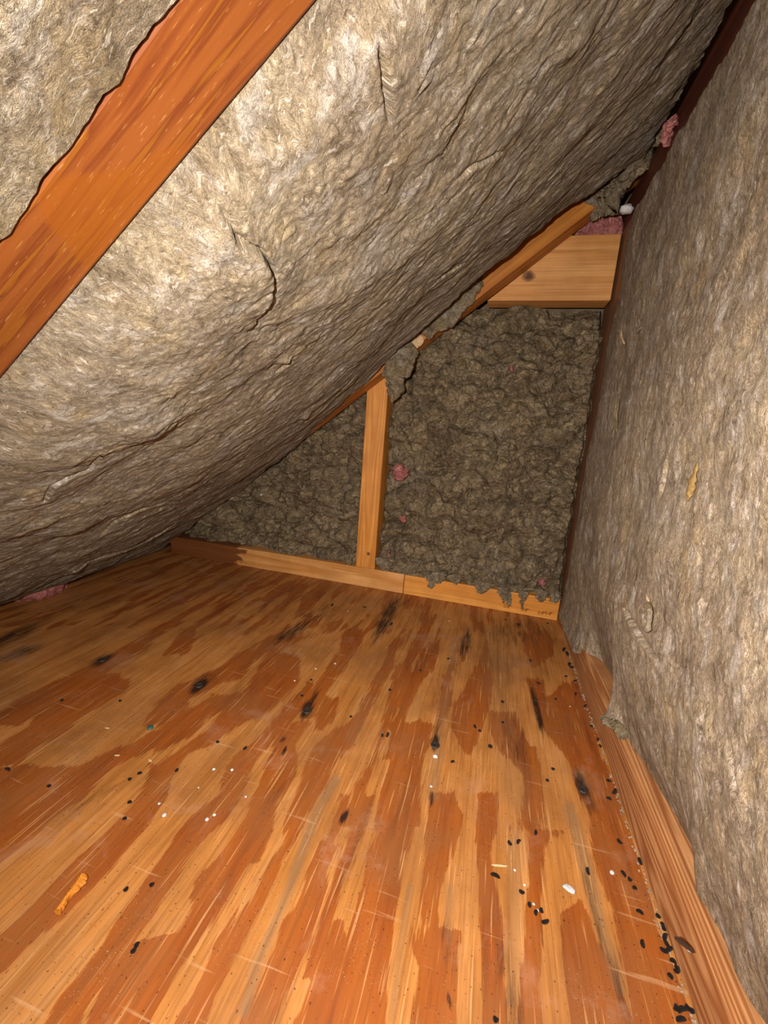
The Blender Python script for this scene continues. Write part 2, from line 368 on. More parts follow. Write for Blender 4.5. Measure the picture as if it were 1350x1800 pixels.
    d([(100,900,1010),(160,860,1020),(200,840,1010),(250,810,960),(300,720,900),(350,690,790),(400,620,720),(430,590,650),(490,514,600)])
    d([(40,900,1050),(100,800,900),(140,740,850),(180,660,800),(200,600,740),(250,540,640),(300,500,640),(325,500,560)])
    d([(240,720,850),(280,640,800),(320,560,700),(350,540,680),(380,480,640),(420,380,520),(460,300,420),(500,200,340),(550,100,250),(600,20,160),(650,-60,60)])
    d([(0,620,700),(50,580,660),(90,560,640)])
    d([(20,500,560),(60,440,520),(100,370,450),(140,300,380),(200,160,320),(240,60,260),(280,0,160),(330,-60,80)])
    d([(170,330,430),(220,220,420),(260,160,360),(300,100,290),(340,100,230),(380,30,180),(420,-20,120),(470,-60,60)])
    return F
def stain_field(PX, PY):
    S = np.zeros(PX.shape)
    def blob(x, y, rx, ry, ang, k=1.0):
        c_, s_ = math.cos(math.radians(ang)), math.sin(math.radians(ang))
        u = (PX-x)*c_ - (PY-y)*s_; v = (PX-x)*s_ + (PY-y)*c_
        q = np.sqrt((u/rx)**2 + (v/ry)**2); np.maximum(S, k*np.clip(1.6-q, 0, 1), out=S)
    # black rust stains round the nail heads (ang = direction of the grain in the photo)
    blob(350, 1205, 20, 8, 35); blob(356, 1200, 30, 12, 35, .5)
    blob(540, 1247, 18, 8, 60); blob(549, 1232, 24, 5, 62, .8)
    blob(765, 1305, 14, 6, 80); blob(766, 1280, 30, 5, 82, .4)
    blob(1022, 1380, 26, 9, 110); blob(1032, 1400, 40, 14, 115, .45); blob(180, 1160, 22, 8, 28, .8)
    # dark knots and splits
    blob(604, 1436, 13, 5, 60); blob(759, 1404, 13, 3, 85); blob(945, 1250, 42, 5, 103, .9); blob(680, 1085, 42, 10, 60, .85)
    blob(818, 1130, 22, 9, 80, .75); blob(790, 1760, 14, 3, 97); blob(20, 1120, 60, 10, 25, .7); blob(30, 1150, 40, 8, 20, .7)
    blob(515, 1110, 40, 9, 30, .7); blob(560, 1080, 60, 12, 30, .35); blob(500, 1320, 8, 2.5, 65); blob(497, 1300, 6, 3, 40, .8)
    blob(920, 1110, 50, 22, 10, .4); blob(905, 1300, 45, 22, 100, .35); blob(885, 1690, 40, 10, 95, .4); blob(785, 1650, 55, 12, 95, .3)
    blob(905, 1760, 70, 16, 92, .35); blob(1050, 1620, 120, 8, 105, .4); blob(1090, 1740, 70, 12, 105, .45)
    blob(180, 1395, 60, 8, 28, .35); blob(250, 1370, 40, 7, 25, .3)
    return S
def grey_field(PX, PY):
    G = np.zeros(PX.shape)
    def line(pts, wd, k):
        for (x0, y0), (x1, y1) in zip(pts, pts[1:]):
            dx, dy = x1-x0, y1-y0; L = dx*dx+dy*dy
            tt = np.clip(((PX-x0)*dx+(PY-y0)*dy)/L, 0, 1)
            q = np.hypot(PX-x0-tt*dx, PY-y0-tt*dy)/wd
            np.maximum(G, k*np.clip(1.4-q, 0, 1), out=G)
    line([(590,1370),(560,1420),(540,1470),(510,1560),(450,1700),(430,1780)], 9, .75)
    line([(800,1130),(790,1180),(770,1300),(762,1400)], 9, .4)
    line([(870,1130),(880,1230),(905,1400)], 26, .35)
    line([(1000,1420),(1030,1520),(1060,1640),(1090,1740)], 11, .7)
    line([(900,1480),(905,1600),(900,1760)], 12, .5)
    line([(720,1560),(700,1700),(690,1790)], 8, .5)
    line([(790,1560),(790,1650)], 8, .5)
    line([(640,1230),(620,1300)], 14, .35)
    return G
nx, ny = 620, 560
gx = np.linspace(-0.88, 0.10, nx); gy = -np.linspace(0, 1, ny)**1.0*0.98 + 0.06
GX, GY = np.meshgrid(gx, gy, indexing='ij')
D = np.stack([GX, GY, np.zeros_like(GX)], -1) - CAM
zc = np.maximum(D@FW, 0.05)
PX = 675 + FPX*(D@RT)/zc; PY = 900 - FPX*(D@UP)/zc
band = band_field(PX, PY)/12.0
ext = fbm(GX/0.022, GY/0.16, 4, 50)*3.2 - 0.15            # growth bands where nothing is traced (far end and beyond the frame)
far = np.clip(np.maximum((1128-PY)/30, np.maximum((PY-1800)/25, (-PX)/25)), 0, 1)
band = np.clip(band, -3, 3)*(1-far) + ext*far
P = np.stack([GX, GY, fbm(GX/.2, GY/.3, 2, 3)*0.0004], -1)
def floor_mat():
    t = NT('plywood'); vec = t.n('ShaderNodeTexCoord').outputs['Object']
    at = lambda nme: t.n('ShaderNodeAttribute', attribute_name=nme).outputs['Fac']
    ragged = t.noise(t.mapv(vec, (1.0, 0.10, 1)), 230, 4, 0.7)
    wob = t.noise(t.mapv(vec, (1.0, 0.35, 1)), 45, 2, 0.5)
    rag2 = t.noise(t.mapv(vec, (1.0, 0.045, 1)), 800, 3, 0.7)
    ragged = t.math('MULTIPLY_ADD', t.math('SUBTRACT', rag2, 0.5), 0.9, ragged)
    bnd = t.math('ADD', t.math('MULTIPLY_ADD', t.math('SUBTRACT', ragged, 0.5), 1.5, at('band')), t.math('MULTIPLY', t.math('SUBTRACT', wob, 0.5), 1.6))
    brk = t.noise(t.mapv(vec, (1.0, 0.09, 1), (4, 4, 4)), 62, 4, 0.62)
    bnd = t.math('MULTIPLY_ADD', t.math('SUBTRACT', brk, 0.5), 2.2, bnd)
    f = t.math('MULTIPLY_ADD', bnd, 5.0, 0.5, clamp=True)
    fib = t.noise(t.mapv(vec, (1.0, 0.03, 1)), 420, 4, 0.65)
    mid = t.noise(t.mapv(vec, (1.0, 0.12, 1)), 60, 3, 0.6)
    light = t.ramp(mid, [(0.3, (0.50, 0.185, 0.034)), (0.5, (0.68, 0.265, 0.060)), (0.7, (0.74, 0.33, 0.10))])
    dark = t.ramp(mid, [(0.25, (0.20, 0.045, 0.008)), (0.42, (0.40, 0.095, 0.012)), (0.6, (0.47, 0.125, 0.016)), (0.75, (0.44, 0.13, 0.03))])
    col = t.mix(f, light, dark)
    col = t.mix(t.ramp(fib, [(0.34, 0.42), (0.52, 0.0)]), col, (0.22, 0.06, 0.012))
    col = t.mix(t.ramp(t.noise(t.mapv(vec, (1, 1, 1), (5, 3, 0)), 14, 4, 0.6), [(0.43, 0.0), (0.68, 0.6)]), col, (0.32, 0.125, 0.040))
    col = t.mix(t.math('MULTIPLY', at('grey'), 0.75), col, (0.30, 0.18, 0.09))
    sk = t.noise(t.mapv(vec, (1.0, 0.025, 1), (8, 0, 0)), 170, 4, 0.6)
    col = t.mix(t.ramp(sk, [(0.56, 0.0), (0.68, 0.45)]), col, (0.26, 0.085, 0.02))
    sn = t.math('MULTIPLY_ADD', t.math('SUBTRACT', ragged, 0.5), 1.4, at('stain'))
    col = t.mix(t.ramp(sn, [(0.2, 0.0), (0.9, 0.96)]), col, (0.022, 0.010, 0.006))
    # pale scratches along the grain, rubbed patches, dust
    sc1 = t.noise(t.mapv(vec, (1.0, 0.035, 1), (3, 1, 0), (0, 0, 0.03)), 520, 2, 0.5)
    col = t.mix(t.ramp(sc1, [(0.62, 0.0), (0.70, 0.50)]), col, (0.90, 0.47, 0.18))
    sc2 = t.noise(t.mapv(vec, (0.06, 1.0, 1), (1, 7, 0), (0, 0, 0.35)), 260, 2, 0.5)
    col = t.mix(t.ramp(sc2, [(0.67, 0.0), (0.74, 0.35)]), col, (0.85, 0.5, 0.25))
    rub = t.noise(vec, 16, 5, 0.7, 0.6)
    col = t.mix(t.ramp(rub, [(0.57, 0.0), (0.75, 0.45)]), col, (0.62, 0.33, 0.20))
    dust = t.noise(vec, 1100, 2, 0.5)
    dmask = t.noise(t.mapv(vec, (1, 1, 1), (9, 9, 9)), 30, 2, 0.5)
    col = t.mix(t.math('MULTIPLY', t.ramp(dust, [(0.66, 0.0), (0.74, 0.6)]), t.ramp(dmask, [(0.5, 0.0), (0.62, 1.0)])), col, (0.75, 0.55, 0.38))
    spk = t.noise(t.mapv(vec, (1, 0.7, 1), (2, 2, 2)), 700, 1, 0.5)
    col = t.mix(t.ramp(spk, [(0.70, 0.0), (0.74, 0.8)]), col, (0.05, 0.015, 0.006))
    rough = t.ramp(rub, [(0.3, 0.40), (0.7, 0.60)])
    nn = t.bump(fib, 0.0002, 1, t.bump(f, 0.0001))
    return t.done(col, rough, nn, 0.45)
MAT['floor'] = floor_mat()
fl = grid_obj('floor', P, MAT['floor'], attrs={'band': band, 'stain': stain_field(PX, PY), 'grey': grey_field(PX, PY)}, flip=False)
tag(fl, 'varnished plywood attic floor with bold dark red growth bands', 'floor', kind='structure')

# ------------------------------------------------------------------ shell behind the insulation
o = prism('ceiling', [(-1.12, CZ-SL*1.12+0.185), (0.14, CZ+SL*0.14+0.185), (0.14, CZ+SL*0.14+0.205), (-1.12, CZ-SL*1.12+0.205)], -1.0, 0.14, MAT['deck'], bev=0)
tag(o, 'sloping roof boards above the rafters', 'ceiling', kind='structure')
o = box('wall_right', 0.091, 0.105, -0.99, 0.10, 0.001, 0.72, MAT['gyp'], bev=0); tag(o, 'back of the board behind the knee wall insulation', 'wall', kind='structure')
o = box('wall_end', -1.0, 0.089, 0.091, 0.105, 0.001, 0.80, MAT['gyp'], bev=0); tag(o, 'sheathing behind the end wall insulation', 'wall', kind='structure')

# ------------------------------------------------------------------ timber
def rafter_prof(top=0.14):
    h = top*KL
    return [(-0.829, 0.0015), (0.085, roof_z(0.085)), (0.085, roof_z(0.085)+h), (-0.829-(h-0.03)/SL, 0.03), (-0.829-(h-0.03)/SL, 0.0015)]
far_rafter = prism('rafter', rafter_prof(), -0.038, 0.0, MAT['rafter_far'])
tag(far_rafter, 'far sloping roof rafter running in front of the end wall stud and header', 'rafter')
near = prism('rafter', rafter_prof(), -0.5695, -0.528, MAT['rafter_near'], bev=0.002)
uvl = near.data.uv_layers.new(name='UVMap')
for lp in near.data.loops:
    v = near.data.vertices[lp.vertex_index].co
    uvl.data[lp.index].uv = (v.x*KL, v.y + (v.z-roof_z(v.x))/KL)
tag(near, 'big orange rafter in the foreground across the upper left, underside scratched', 'rafter')
o = box('sole_plate', -0.798, -0.2765, 0.0, 0.089, 0.0, 0.038, MAT['sill_left']); tag(o, 'left length of end wall bottom plate, dark stained at its left end', 'board')
o = box('sole_plate', -0.2755, -0.003, -0.0005, 0.089, 0.0, 0.0375, MAT['sill_right']); tag(o, 'right length of end wall bottom plate, bright pine with small dark scribbles', 'board')
sill_r = o
stud = prism('wall_stud', [(-0.3731, 0.038), (-0.3351, 0.038), (-0.3351, roof_z(-0.3351)+0.02), (-0.3731, roof_z(-0.3731)+0.02)], 0.0, 0.089, MAT['stud'])
tag(stud, 'upright pine stud in the middle of the end wall with a knot near its foot', 'stud')
header = prism('header_board', [(-0.183, 0.5127), (-0.0035, 0.5127), (-0.0035, 0.6025), (-0.072, 0.6025)], 0.0, 0.038, MAT['header'])
tag(header, 'short horizontal pine board with a knot at the top of the end wall', 'board')
o = box('wall_stud', 0.0, 0.089, -0.036, 0.06, 0.0385, 0.611, MAT['kneestud']); tag(o, 'corner stud of the knee wall, brown edge between end wall and right batt', 'stud')
o = box('sole_plate', 0.0, 0.089, -0.96, 0.06, 0.0, 0.038, MAT['plate_base'], bev=0.002); tag(o, 'long bottom plate of the right knee wall, lying on the plywood', 'board')
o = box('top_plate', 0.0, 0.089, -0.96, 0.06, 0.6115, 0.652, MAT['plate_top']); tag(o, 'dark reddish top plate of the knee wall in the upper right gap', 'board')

# dark pencilled squiggles on the right sill and the joint
def squiggle(pts, parent, wd=0.0006, yy=-0.0012, mat=None, name='scribble'):
    v = []; f = []
    for i, (x, z) in enumerate(pts):
        a = pts[max(0, i-1)]; b = pts[min(len(pts)-1, i+1)]
        dx, dz = b[0]-a[0], b[1]-a[1]; L = math.hypot(dx, dz) or 1; nx_, nz_ = -dz/L*wd, dx/L*wd
        for (ox, oz, oy) in ((nx_, nz_, 0), (-nx_, -nz_, 0), (-nx_, -nz_, 0.0008), (nx_, nz_, 0.0008)): v.append((x+ox, yy+oy, z+oz))
    for i in range(len(pts)-1):
        for k in range(4): f.append([i*4+k, i*4+(k+1) % 4, i*4+4+(k+1) % 4, i*4+4+k])
    f += [[0, 1, 2, 3], [len(v)-1, len(v)-2, len(v)-3, len(v)-4]]
    return mesh_obj(name, v, f, mat, parent, smooth=False)
INK = plain('brown_mark', (0.25, 0.07, 0.015), 0.7, 0.2)
for cx_, cz_ in ((892, 1066), (923, 1072), (952, 1077), (965, 1078)):
    q = on_end(cx_, cz_); pts = []
    for k in range(22):
        a = k*0.55; pts.append((q[0] + (k-11)*0.0006 + 0.003*math.cos(a), q[2] + 0.0028*math.sin(a*1.3)))
    squiggle(pts, sill_r, 0.00035, -0.0011, INK)

# ------------------------------------------------------------------ roof insulation
def crack_step(S, T, pts, h, wd, side=1):
    """raised flake whose torn edge follows a polyline in (s,t)"""
    best = np.full(S.shape, 1e9); sd = np.zeros(S.shape); along = np.zeros(S.shape); L = 0
    for (x0, y0), (x1, y1) in zip(pts, pts[1:]):
        dx, dy = x1-x0, y1-y0; LL = dx*dx+dy*dy
        tt = np.clip(((S-x0)*dx+(T-y0)*dy)/LL, 0, 1)
        d = np.hypot(S-x0-tt*dx, T-y0-tt*dy); m = d < best
        best = np.where(m, d, best); sd = np.where(m, np.sign(dx*(T-y0)-dy*(S-x0)), sd)
        along = np.where(m, L + tt*math.sqrt(LL), along); L += math.sqrt(LL)
    sd = sd*side*best
    ends = np.clip(np.minimum(along, L-along)/(L*0.25), 0, 1)
    rag = 0.0016*fbm(S/0.012, T/0.012, 3, 91)
    sd = sd + rag
    return h*ends*(0.45*sstep(-0.0006, 0.0006, sd)*np.exp(-np.maximum(sd, 0)/wd) - 0.9*np.exp(-((sd+0.0012)/0.0013)**2)) - h*0.25*ends*np.exp(-(sd/0.006)**2)*(sd < 0)
def relief(U, V, k=1.0, seed=0):
    wu = U + 0.012*fbm(U/0.05, V/0.04, 3, seed+40); wv = V + 0.009*fbm(U/0.05, V/0.04, 3, seed+45)
    r = 0.0075*fbm(wu/0.14, wv/0.10, 3, seed)
    n1 = fbm(wu/0.050, wv/0.024, 4, seed+7)
    q = n1*3.0; fl_ = np.floor(q); fr = q-fl_
    mk = sstep(-0.05, 0.25, fbm(wu/0.07, wv/0.05, 2, seed+31))
    r = r + 0.0022*k*mk*(fl_ + sstep(0.0, 0.16, fr))/3 + 0.0022*k*n1*(1-mk*0.5)
    r = r + 0.0014*k*(np.abs(fbm(wu/0.024, wv/0.012, 3, seed+13))**0.8)
    r = r + 0.0012*k*fbm(wu/0.010, wv/0.0050, 4, seed+19)
    return r
def fibre_uv(S, T):
    """u runs with the fibres, which swing round from the eaves to the ridge"""
    s1 = np.linspace(-1.4, 0.2, 1600); a1 = np.radians(np.clip(-110*(s1+0.38), -44, 42))
    ds = s1[1]-s1[0]; Fs = np.cumsum(np.tan(a1))*ds; Us = np.cumsum(1/np.cos(a1))*ds
    Fs -= np.interp(-0.38, s1, Fs)
    a_ = np.interp(S, s1, a1)
    return np.interp(S, s1, Us) + (T+0.28)*np.sin(a_)*0.6, (T + 0.28 - np.interp(S, s1, Fs))*np.cos(a_)
def st(px, py):
    q = on_roof(px, py); return (q[0]*KL, q[1])

ns, nt = 860, 440
s_ = np.linspace(-1.075, 0.004, ns)
tt_ = np.linspace(0, 1, nt)
x_tab = [-0.85, -0.80, -0.74, -0.68, -0.61, -0.50, -0.41, -0.31, -0.266, -0.20, -0.15, -0.085, -0.05, 0.01]
yE_tab = [-0.004, -0.002, -0.004, -0.006, -0.003, -0.006, -0.016, -0.084, -0.100, -0.122, -0.122, -0.112, -0.10, -0.10]
S, TT = np.meshgrid(s_, tt_, indexing='ij')
smax = -0.006 + 0.016*fbm(TT/0.06, TT*0+3.1, 6, 95, 0.65)
S = s_[0] + (S-s_[0])*(smax-s_[0])/(s_[-1]-s_[0])
X = S/KL
yE = np.interp(X, x_tab, yE_tab) + 0.008*fbm(S/0.035, S*0+1.3, 5, 60, 0.65)
yE = np.minimum(yE, 0.001)
T0 = -0.5279
T = T0 + (yE+0.024-T0)*TT
peak = np.interp(X, [-0.83, -0.79, -0.7, -0.55, -0.40, -0.25, -0.1, 0.0], [0.000, 0.026, 0.040, 0.050, 0.048, 0.040, 0.032, 0.014])
wv_ = (T-T0)/(yE-T0)
prof = np.clip(wv_, 0, 1)**0.55 * np.clip(1-wv_, 0, 1)**1.15 * 1.95
b = peak*prof
fk = np.interp(X, [-0.84, -0.79, -0.5], [0.02, 0.09, 0.22])       # never nearer than the sight line past the edge
UU, VV = fibre_uv(S, T)
amp = sstep(0, 0.06, wv_+0.02)*0.75+0.25
b = b + relief(UU, VV, 1.0, 3)*amp*sstep(-0.86, -0.78, X)*sstep(0.0, 0.10, wv_)
b = b + 0.004*sstep(-0.01, 0.03, wv_)*sstep(0.25, 0.1, wv_)
dn = np.maximum(0, T-yE)
b = b - np.where(T > yE, (1-np.sqrt(np.clip(1-(dn/0.024)**2, 0, 1)))*0.06, 0)
b = b + crack_step(S, T, [st(330,283), st(350,310), st(368,352), st(385,362), st(410,372), st(430,402), st(430,450), st(404,505), st(395,530)], 0.0065, 0.030, 1)
b = b + crack_step(S, T, [st(640,0), st(640,60), st(645,110), st(650,160)], 0.005, 0.02, -1)
b = b + crack_step(S, T, [st(-10,838), st(45,828), st(60,800), st(90,785), st(125,775), st(140,745), st(185,745)], 0.003, 0.03, 1)
b = b + crack_step(S, T, [st(90,995), st(110,975), st(170,955), st(250,938), st(300,905), st(375,872)], 0.007, 0.02, 1)
b = b + crack_step(S, T, [st(455,612), st(465,608), st(490,590)], 0.004, 0.01, 1)
b = b + crack_step(S, T, [st(510,745), st(530,720), st(570,690), st(640,620)], 0.003, 0.01, 1)
b = b + crack_step(S, T, [st(700,520), st(760,470), st(840,420)], 0.0025, 0.012, 1)
b = b + crack_step(S, T, [st(150,905), st(180,880), st(220,860), st(280,850)], 0.004, 0.012, 1)
b = b + crack_step(S, T, [st(760,270), st(800,240), st(860,220)], 0.003, 0.02, 1)
for (px_, py_, hh, rr) in [(470, 585, 0.006, 0.006), (520, 705, 0.005, 0.008), (115, 975, 0.008, 0.014), (100, 880, 0.006, 0.018), (380, 410, 0.008, 0.03), (320, 320, 0.005, 0.02), (215, 690, 0.006, 0.02), (300, 730, 0.004, 0.02), (560, 470, 0.004, 0.03)]:
    a_, c_ = st(px_, py_); b = b + hh*np.exp(-(((S-a_)**2+(T-c_)**2)/rr**2))
b = np.where(wv_ < 0.12, np.maximum(b, 0.0012), b)*sstep(0.0, 0.05, wv_) - 0.004*sstep(0.012, 0.0, wv_)
b = b - 0.022*sstep(-0.012, 0.0, S-smax)
Pt = np.stack([X + b*NIN[0], T, roof_z(X) + b*NIN[2]], -1)
gap = 0.012*np.exp(-((T+0.24)/0.035)**2)          # lifted off the boards where the pink wool shows
Pt[..., 2] = np.maximum(Pt[..., 2], 0.0015+gap)
bt = grid_obj('insulation_batt', Pt, MAT['wool_roof'], uv=np.stack([UU, VV], -1))
tag(bt, 'large bulging beige mineral wool batt hanging between the two roof rafters', 'insulation batt')

# near bay, above the camera, upper left corner of the photo
s2 = np.linspace(-1.075, 0.004, 460); t2 = np.linspace(0, 1, 260)
S, TT = np.meshgrid(s2, t2, indexing='ij'); X = S/KL
edge = -0.5715 + 0.0035*fbm(S/0.018, S*0+4.3, 4, 71)
T = edge - TT*0.40
UU, VV = S, T
wv_ = TT
b = 0.030*np.clip(wv_*4.0, 0, 1)**1.1 + 0.002 + relief(UU, VV*0.8, 1.5, 23)*sstep(-0.02, 0.15, wv_)
b = b*np.interp(X, [-0.84, -0.75], [0, 1])
Pn = np.stack([X + b*NIN[0], T, np.maximum(roof_z(X) + b*NIN[2], 0.0015)], -1)
o = grid_obj('insulation_batt', Pn, MAT['wool_near'], uv=np.stack([UU, VV], -1), flip=True)
tag(o, 'fuzzy pale mineral wool batt in the top left corner, before the orange rafter', 'insulation batt')

# ------------------------------------------------------------------ knee wall insulation on the right
yy_ = np.linspace(-0.955, -0.006, 620); zz_ = np.linspace(0, 1, 420)
Y, ZZ = np.meshgrid(yy_, zz_, indexing='ij')
ytab = [-0.955,-0.60,-0.531,-0.519,-0.497,-0.474,-0.466,-0.445,-0.419,-0.366,-0.333,-0.322,-0.315,-0.306,-0.296,-0.241,-0.199,-0.180,-0.150,-0.041,0]
xtab = [0.016,0.014,0.013,0.010,0.012,0.009,0.013,0.019,0.018,0.012,0.006,-0.004,-0.007,0.006,0.015,0.024,0.019,0.004,-0.006,-0.008,-0.004]
xb = np.interp(Y, ytab, xtab) + 0.0015*fbm(Y/0.012, Y*0+2.2, 3, 81)
z0 = np.where(Y > -0.19, 0.039-0.017*sstep(-0.19, -0.15, Y), 0.039)
top = 0.604 + 0.014*fbm(Y/0.035, Y*0+7.7, 6, 83, 0.65)
Z = z0 + (top-z0)*ZZ
hz = Z-z0
mid = -0.010*sstep(0.0, 0.12, hz)*sstep(0.0, 0.10, -Y) - 0.004*np.exp(-((Y+0.33)/0.12)**2)*sstep(0, .1, hz)
XX = xb*np.exp(-hz/0.035) + mid
ca, sa = math.cos(math.radians(76)), math.sin(math.radians(76))
U = Y*ca + Z*sa; V = -Y*sa + Z*ca
XX = XX - relief(U*1.3, V*0.9, 0.55, 33)*0.8*(0.25+0.75*sstep(0, 0.04, hz))
# rounding at the upper and left edges
XX = XX + 0.03*sstep(0.012, 0.0, top-Z) + 0.014*sstep(-0.022, -0.004, Y)*1.0
for pts, h_, w_, sd_ in [([(1128,1075),(1142,1095),(1152,1112),(1172,1150),(1190,1175)], 0.004, 0.010, 1), ([(1210,800),(1200,850),(1195,880)], 0.003, 0.01, 1),
                         ([(1150,620),(1140,700),(1135,760)], 0.002, 0.01, -1), ([(1310,1300),(1330,1420)], 0.0012, 0.015, 1)]:
    pp = [tuple(on_wall(*q)[1:]) for q in pts]; XX = XX - crack_step(Y, Z, pp, h_, w_, sd_)
Pw = np.stack([XX, Y, Z], -1)
wall_batt = grid_obj('insulation_batt', Pw, MAT['wool_wall'], uv=np.stack([U, V], -1), flip=False)
tag(wall_batt, 'tall grey beige mineral wool batt filling the knee wall on the right', 'insulation batt')

# ------------------------------------------------------------------ end wall insulation, loose and lumpy
def lumps(A, B, seed, k=1.0):
    wa = A + 0.016*fbm(A/0.05, B/0.05, 3, seed); wb = B + 0.016*fbm(A/0.05, B/0.05, 3, seed+5)
    r = 0.016*fbm(wa/0.11, wb/0.09, 2, seed+9)
    r = r + 0.032*np.abs(fbm(wa/0.085, wb/0.065, 3, seed+12))**0.75
    r = r + 0.011*np.abs(fbm(wa/0.034, wb/0.028, 3, seed+17))**0.8
    r = r + 0.0026*np.abs(fbm(wa/0.014, wb/0.012, 3, seed+21))**0.8
    r = r + 0.0012*fbm(wa/0.0055, wb/0.0045, 2, seed+27)
    return r*k*1.3
def end_batt(x0, x1, ztop, seed, base, label, ny_=360, nz_=420, zlow=0.036, extra=None):
    A, Q = np.meshgrid(np.linspace(x0, x1, ny_), np.linspace(0, 1, nz_), indexing='ij')
    zt = ztop(A); Bz = zlow + (zt-zlow)*Q
    r = lumps(A, Bz, seed)
    Yv = base - r
    if extra: Yv = extra(A, Bz, Yv, r)
    Yv = np.where(Bz > roof_z(A)-0.012, np.maximum(Yv, 0.002), Yv)
    e = np.minimum(A-x0, x1-A)
    Yv = Yv + 0.02*sstep(0.008, 0.0, e) + 0.006*sstep(0.012, 0.0, zt-Bz)
    Pe = np.stack([A, np.minimum(Yv, 0.088), Bz], -1)
    o = grid_obj('insulation_batt', Pe, MAT['wool_end'], uv=np.stack([A, Bz], -1), flip=True)
    return tag(o, label, 'insulation batt')
def ex_r(A, Bz, Yv, r):
    Yv = Yv - 0.008*np.exp(-((Bz-0.06)/0.05)**2) + 0.012*np.exp(-((Bz-0.50)/0.05)**2)
    Yv = Yv - 0.012*np.exp(-(((A+0.17)/0.09)**2+((Bz-0.20)/0.10)**2)) + 0.014*np.exp(-(((A+0.31)/0.03)**2+((Bz-0.16)/0.05)**2))
    lim = 0.0015 + 0.02*sstep(0.055, 0.04, Bz)
    Yv = Yv + 0.007*sstep(0.46, 0.505, Bz)
    Yv = np.where(Bz > 0.495, np.maximum(Yv, 0.006), Yv)
    return np.where(Bz < 0.045, np.maximum(Yv, 0.002), Yv)
end_batt(-0.3345, -0.0005, lambda A: np.minimum(roof_z(A)+0.02, 0.512), 100, 0.030, 'dark lumpy mineral wool filling the end wall right of the stud, pink flecks in it', extra=ex_r)
def ex_l(A, Bz, Yv, r): return np.where(Bz < 0.045, np.maximum(Yv, 0.002), Yv) + 0.006
end_batt(-0.815, -0.3737, lambda A: np.maximum(roof_z(A)+0.012, 0.042), 140, 0.026, 'dark lumpy mineral wool filling the low end wall bay left of the stud', extra=ex_l, ny_=420, nz_=300)

# ------------------------------------------------------------------ tufts: swept, noisy wads of wool
def wad(name, pts, widths, thick, W, mat, parent=None, amp=0.0025, seed=0, nseg=60, nring=36, freq=90, flat=None):
    """pts: centre line; widths: half width at each point; W: width direction; thickness along cross product"""
    pts = [Vector(p) for p in pts]; W = Vector(W).normalized()
    cum = [0]
    for i in range(1, len(pts)): cum.append(cum[-1]+(pts[i]-pts[i-1]).length)
    v = []; f = []
    for i in range(nseg+1):
        d = cum[-1]*i/nseg
        k = max(j for j in range(len(pts)-1) if cum[j] <= d+1e-9) if len(pts) > 1 else 0
        tt = (d-cum[k])/(cum[k+1]-cum[k])
        c = pts[k].lerp(pts[k+1], tt); tan = (pts[k+1]-pts[k]).normalized()
        Wd = (W - tan*W.dot(tan)).normalized(); Td = tan.cross(Wd)
        wd = widths[k]*(1-tt)+widths[k+1]*tt
        e = min(1, i/5, (nseg-i)/5); cap = math.sqrt(max(0.0, 1-(1-e)**2))*0.98+0.02
        for j in range(nring):
            a = 2*math.pi*j/nring
            p = c + Wd*(math.cos(a)*wd*cap) + Td*(math.sin(a)*thick*cap*(0.6+0.4*wd/max(widths)))
            q = p*freq + Vector((seed*3.1, seed*1.7, seed*2.3))
            n1 = mnoise.fractal(q, 0.8, 2.1, 4); dirn = (p-c)
            if dirn.length > 1e-7: dirn.normalize()
            n2 = mnoise.noise(q*0.5+Vector((9, 9, 9)))
            v.append(p + dirn*(n1*amp + n2*amp*0.8)*min(1, cap*1.2) + tan*(mnoise.noise(q*0.7+Vector((5, 1, 7)))*amp*0.8))
    for i in range(nseg):
        for j in range(nring):
            f.append([i*nring+j, i*nring+(j+1) % nring, (i+1)*nring+(j+1) % nring, (i+1)*nring+j])
    f.append(list(range(nring-1, -1, -1))); f.append([nseg*nring+j for j in range(nring)])
    return mesh_obj(name, v, f, mat, parent)
E_ = lambda x, y, yy=-0.046: tuple(on_end(x, y, yy))
RD = Vector((1, 0, SL)).normalized(); RN = Vector((-SL, 0, 1)).normalized()
o = wad('insulation_strip', [E_(742,588), E_(770,566), E_(800,537), E_(822,512), E_(850,484)], [0.013, 0.017, 0.017, 0.014, 0.006], 0.006, RN, MAT['wool_bit'], amp=0.005, seed=1)
tag(o, 'thin torn strip of grey wool lying along the far rafter', 'insulation')
o = wad('insulation_tuft', [E_(722,596,-.05), E_(712,615,-.052), E_(702,640,-.055), E_(692,658,-.056), E_(694,680,-.05), E_(690,706,-.045)], [0.010, 0.021, 0.022, 0.020, 0.016, 0.006], 0.008, (1, 0, 0.25), MAT['wool_bit'], amp=0.008, seed=2, freq=60)
tag(o, 'ragged grey wool tuft hanging off the far rafter at the head of the stud', 'insulation')
o = wad('insulation_tuft', [E_(1022,352,-.03), E_(1050,338,-.03), E_(1078,325,-.035), E_(1098,300,-.05), E_(1135,250,-.085), E_(1168,215,-.11)], [0.014, 0.038, 0.044, 0.032, 0.020, 0.010], 0.016, (0.3, 0, 1), MAT['wool_bit'], amp=0.011, seed=3, nseg=110, nring=60)
tag(o, 'brown wad of wool stuffed above the header board at the top corner', 'insulation')
o = wad('pink_insulation', [E_(1012,402,.025), E_(1040,402,.025), E_(1070,398,.025), E_(1096,392,.02)], [0.016, 0.022, 0.022, 0.016], 0.012, (0, 0, 1), MAT['pink'], amp=0.008, seed=4, nseg=70, nring=40)
tag(o, 'strip of pink glass wool along the top edge of the header board', 'insulation')
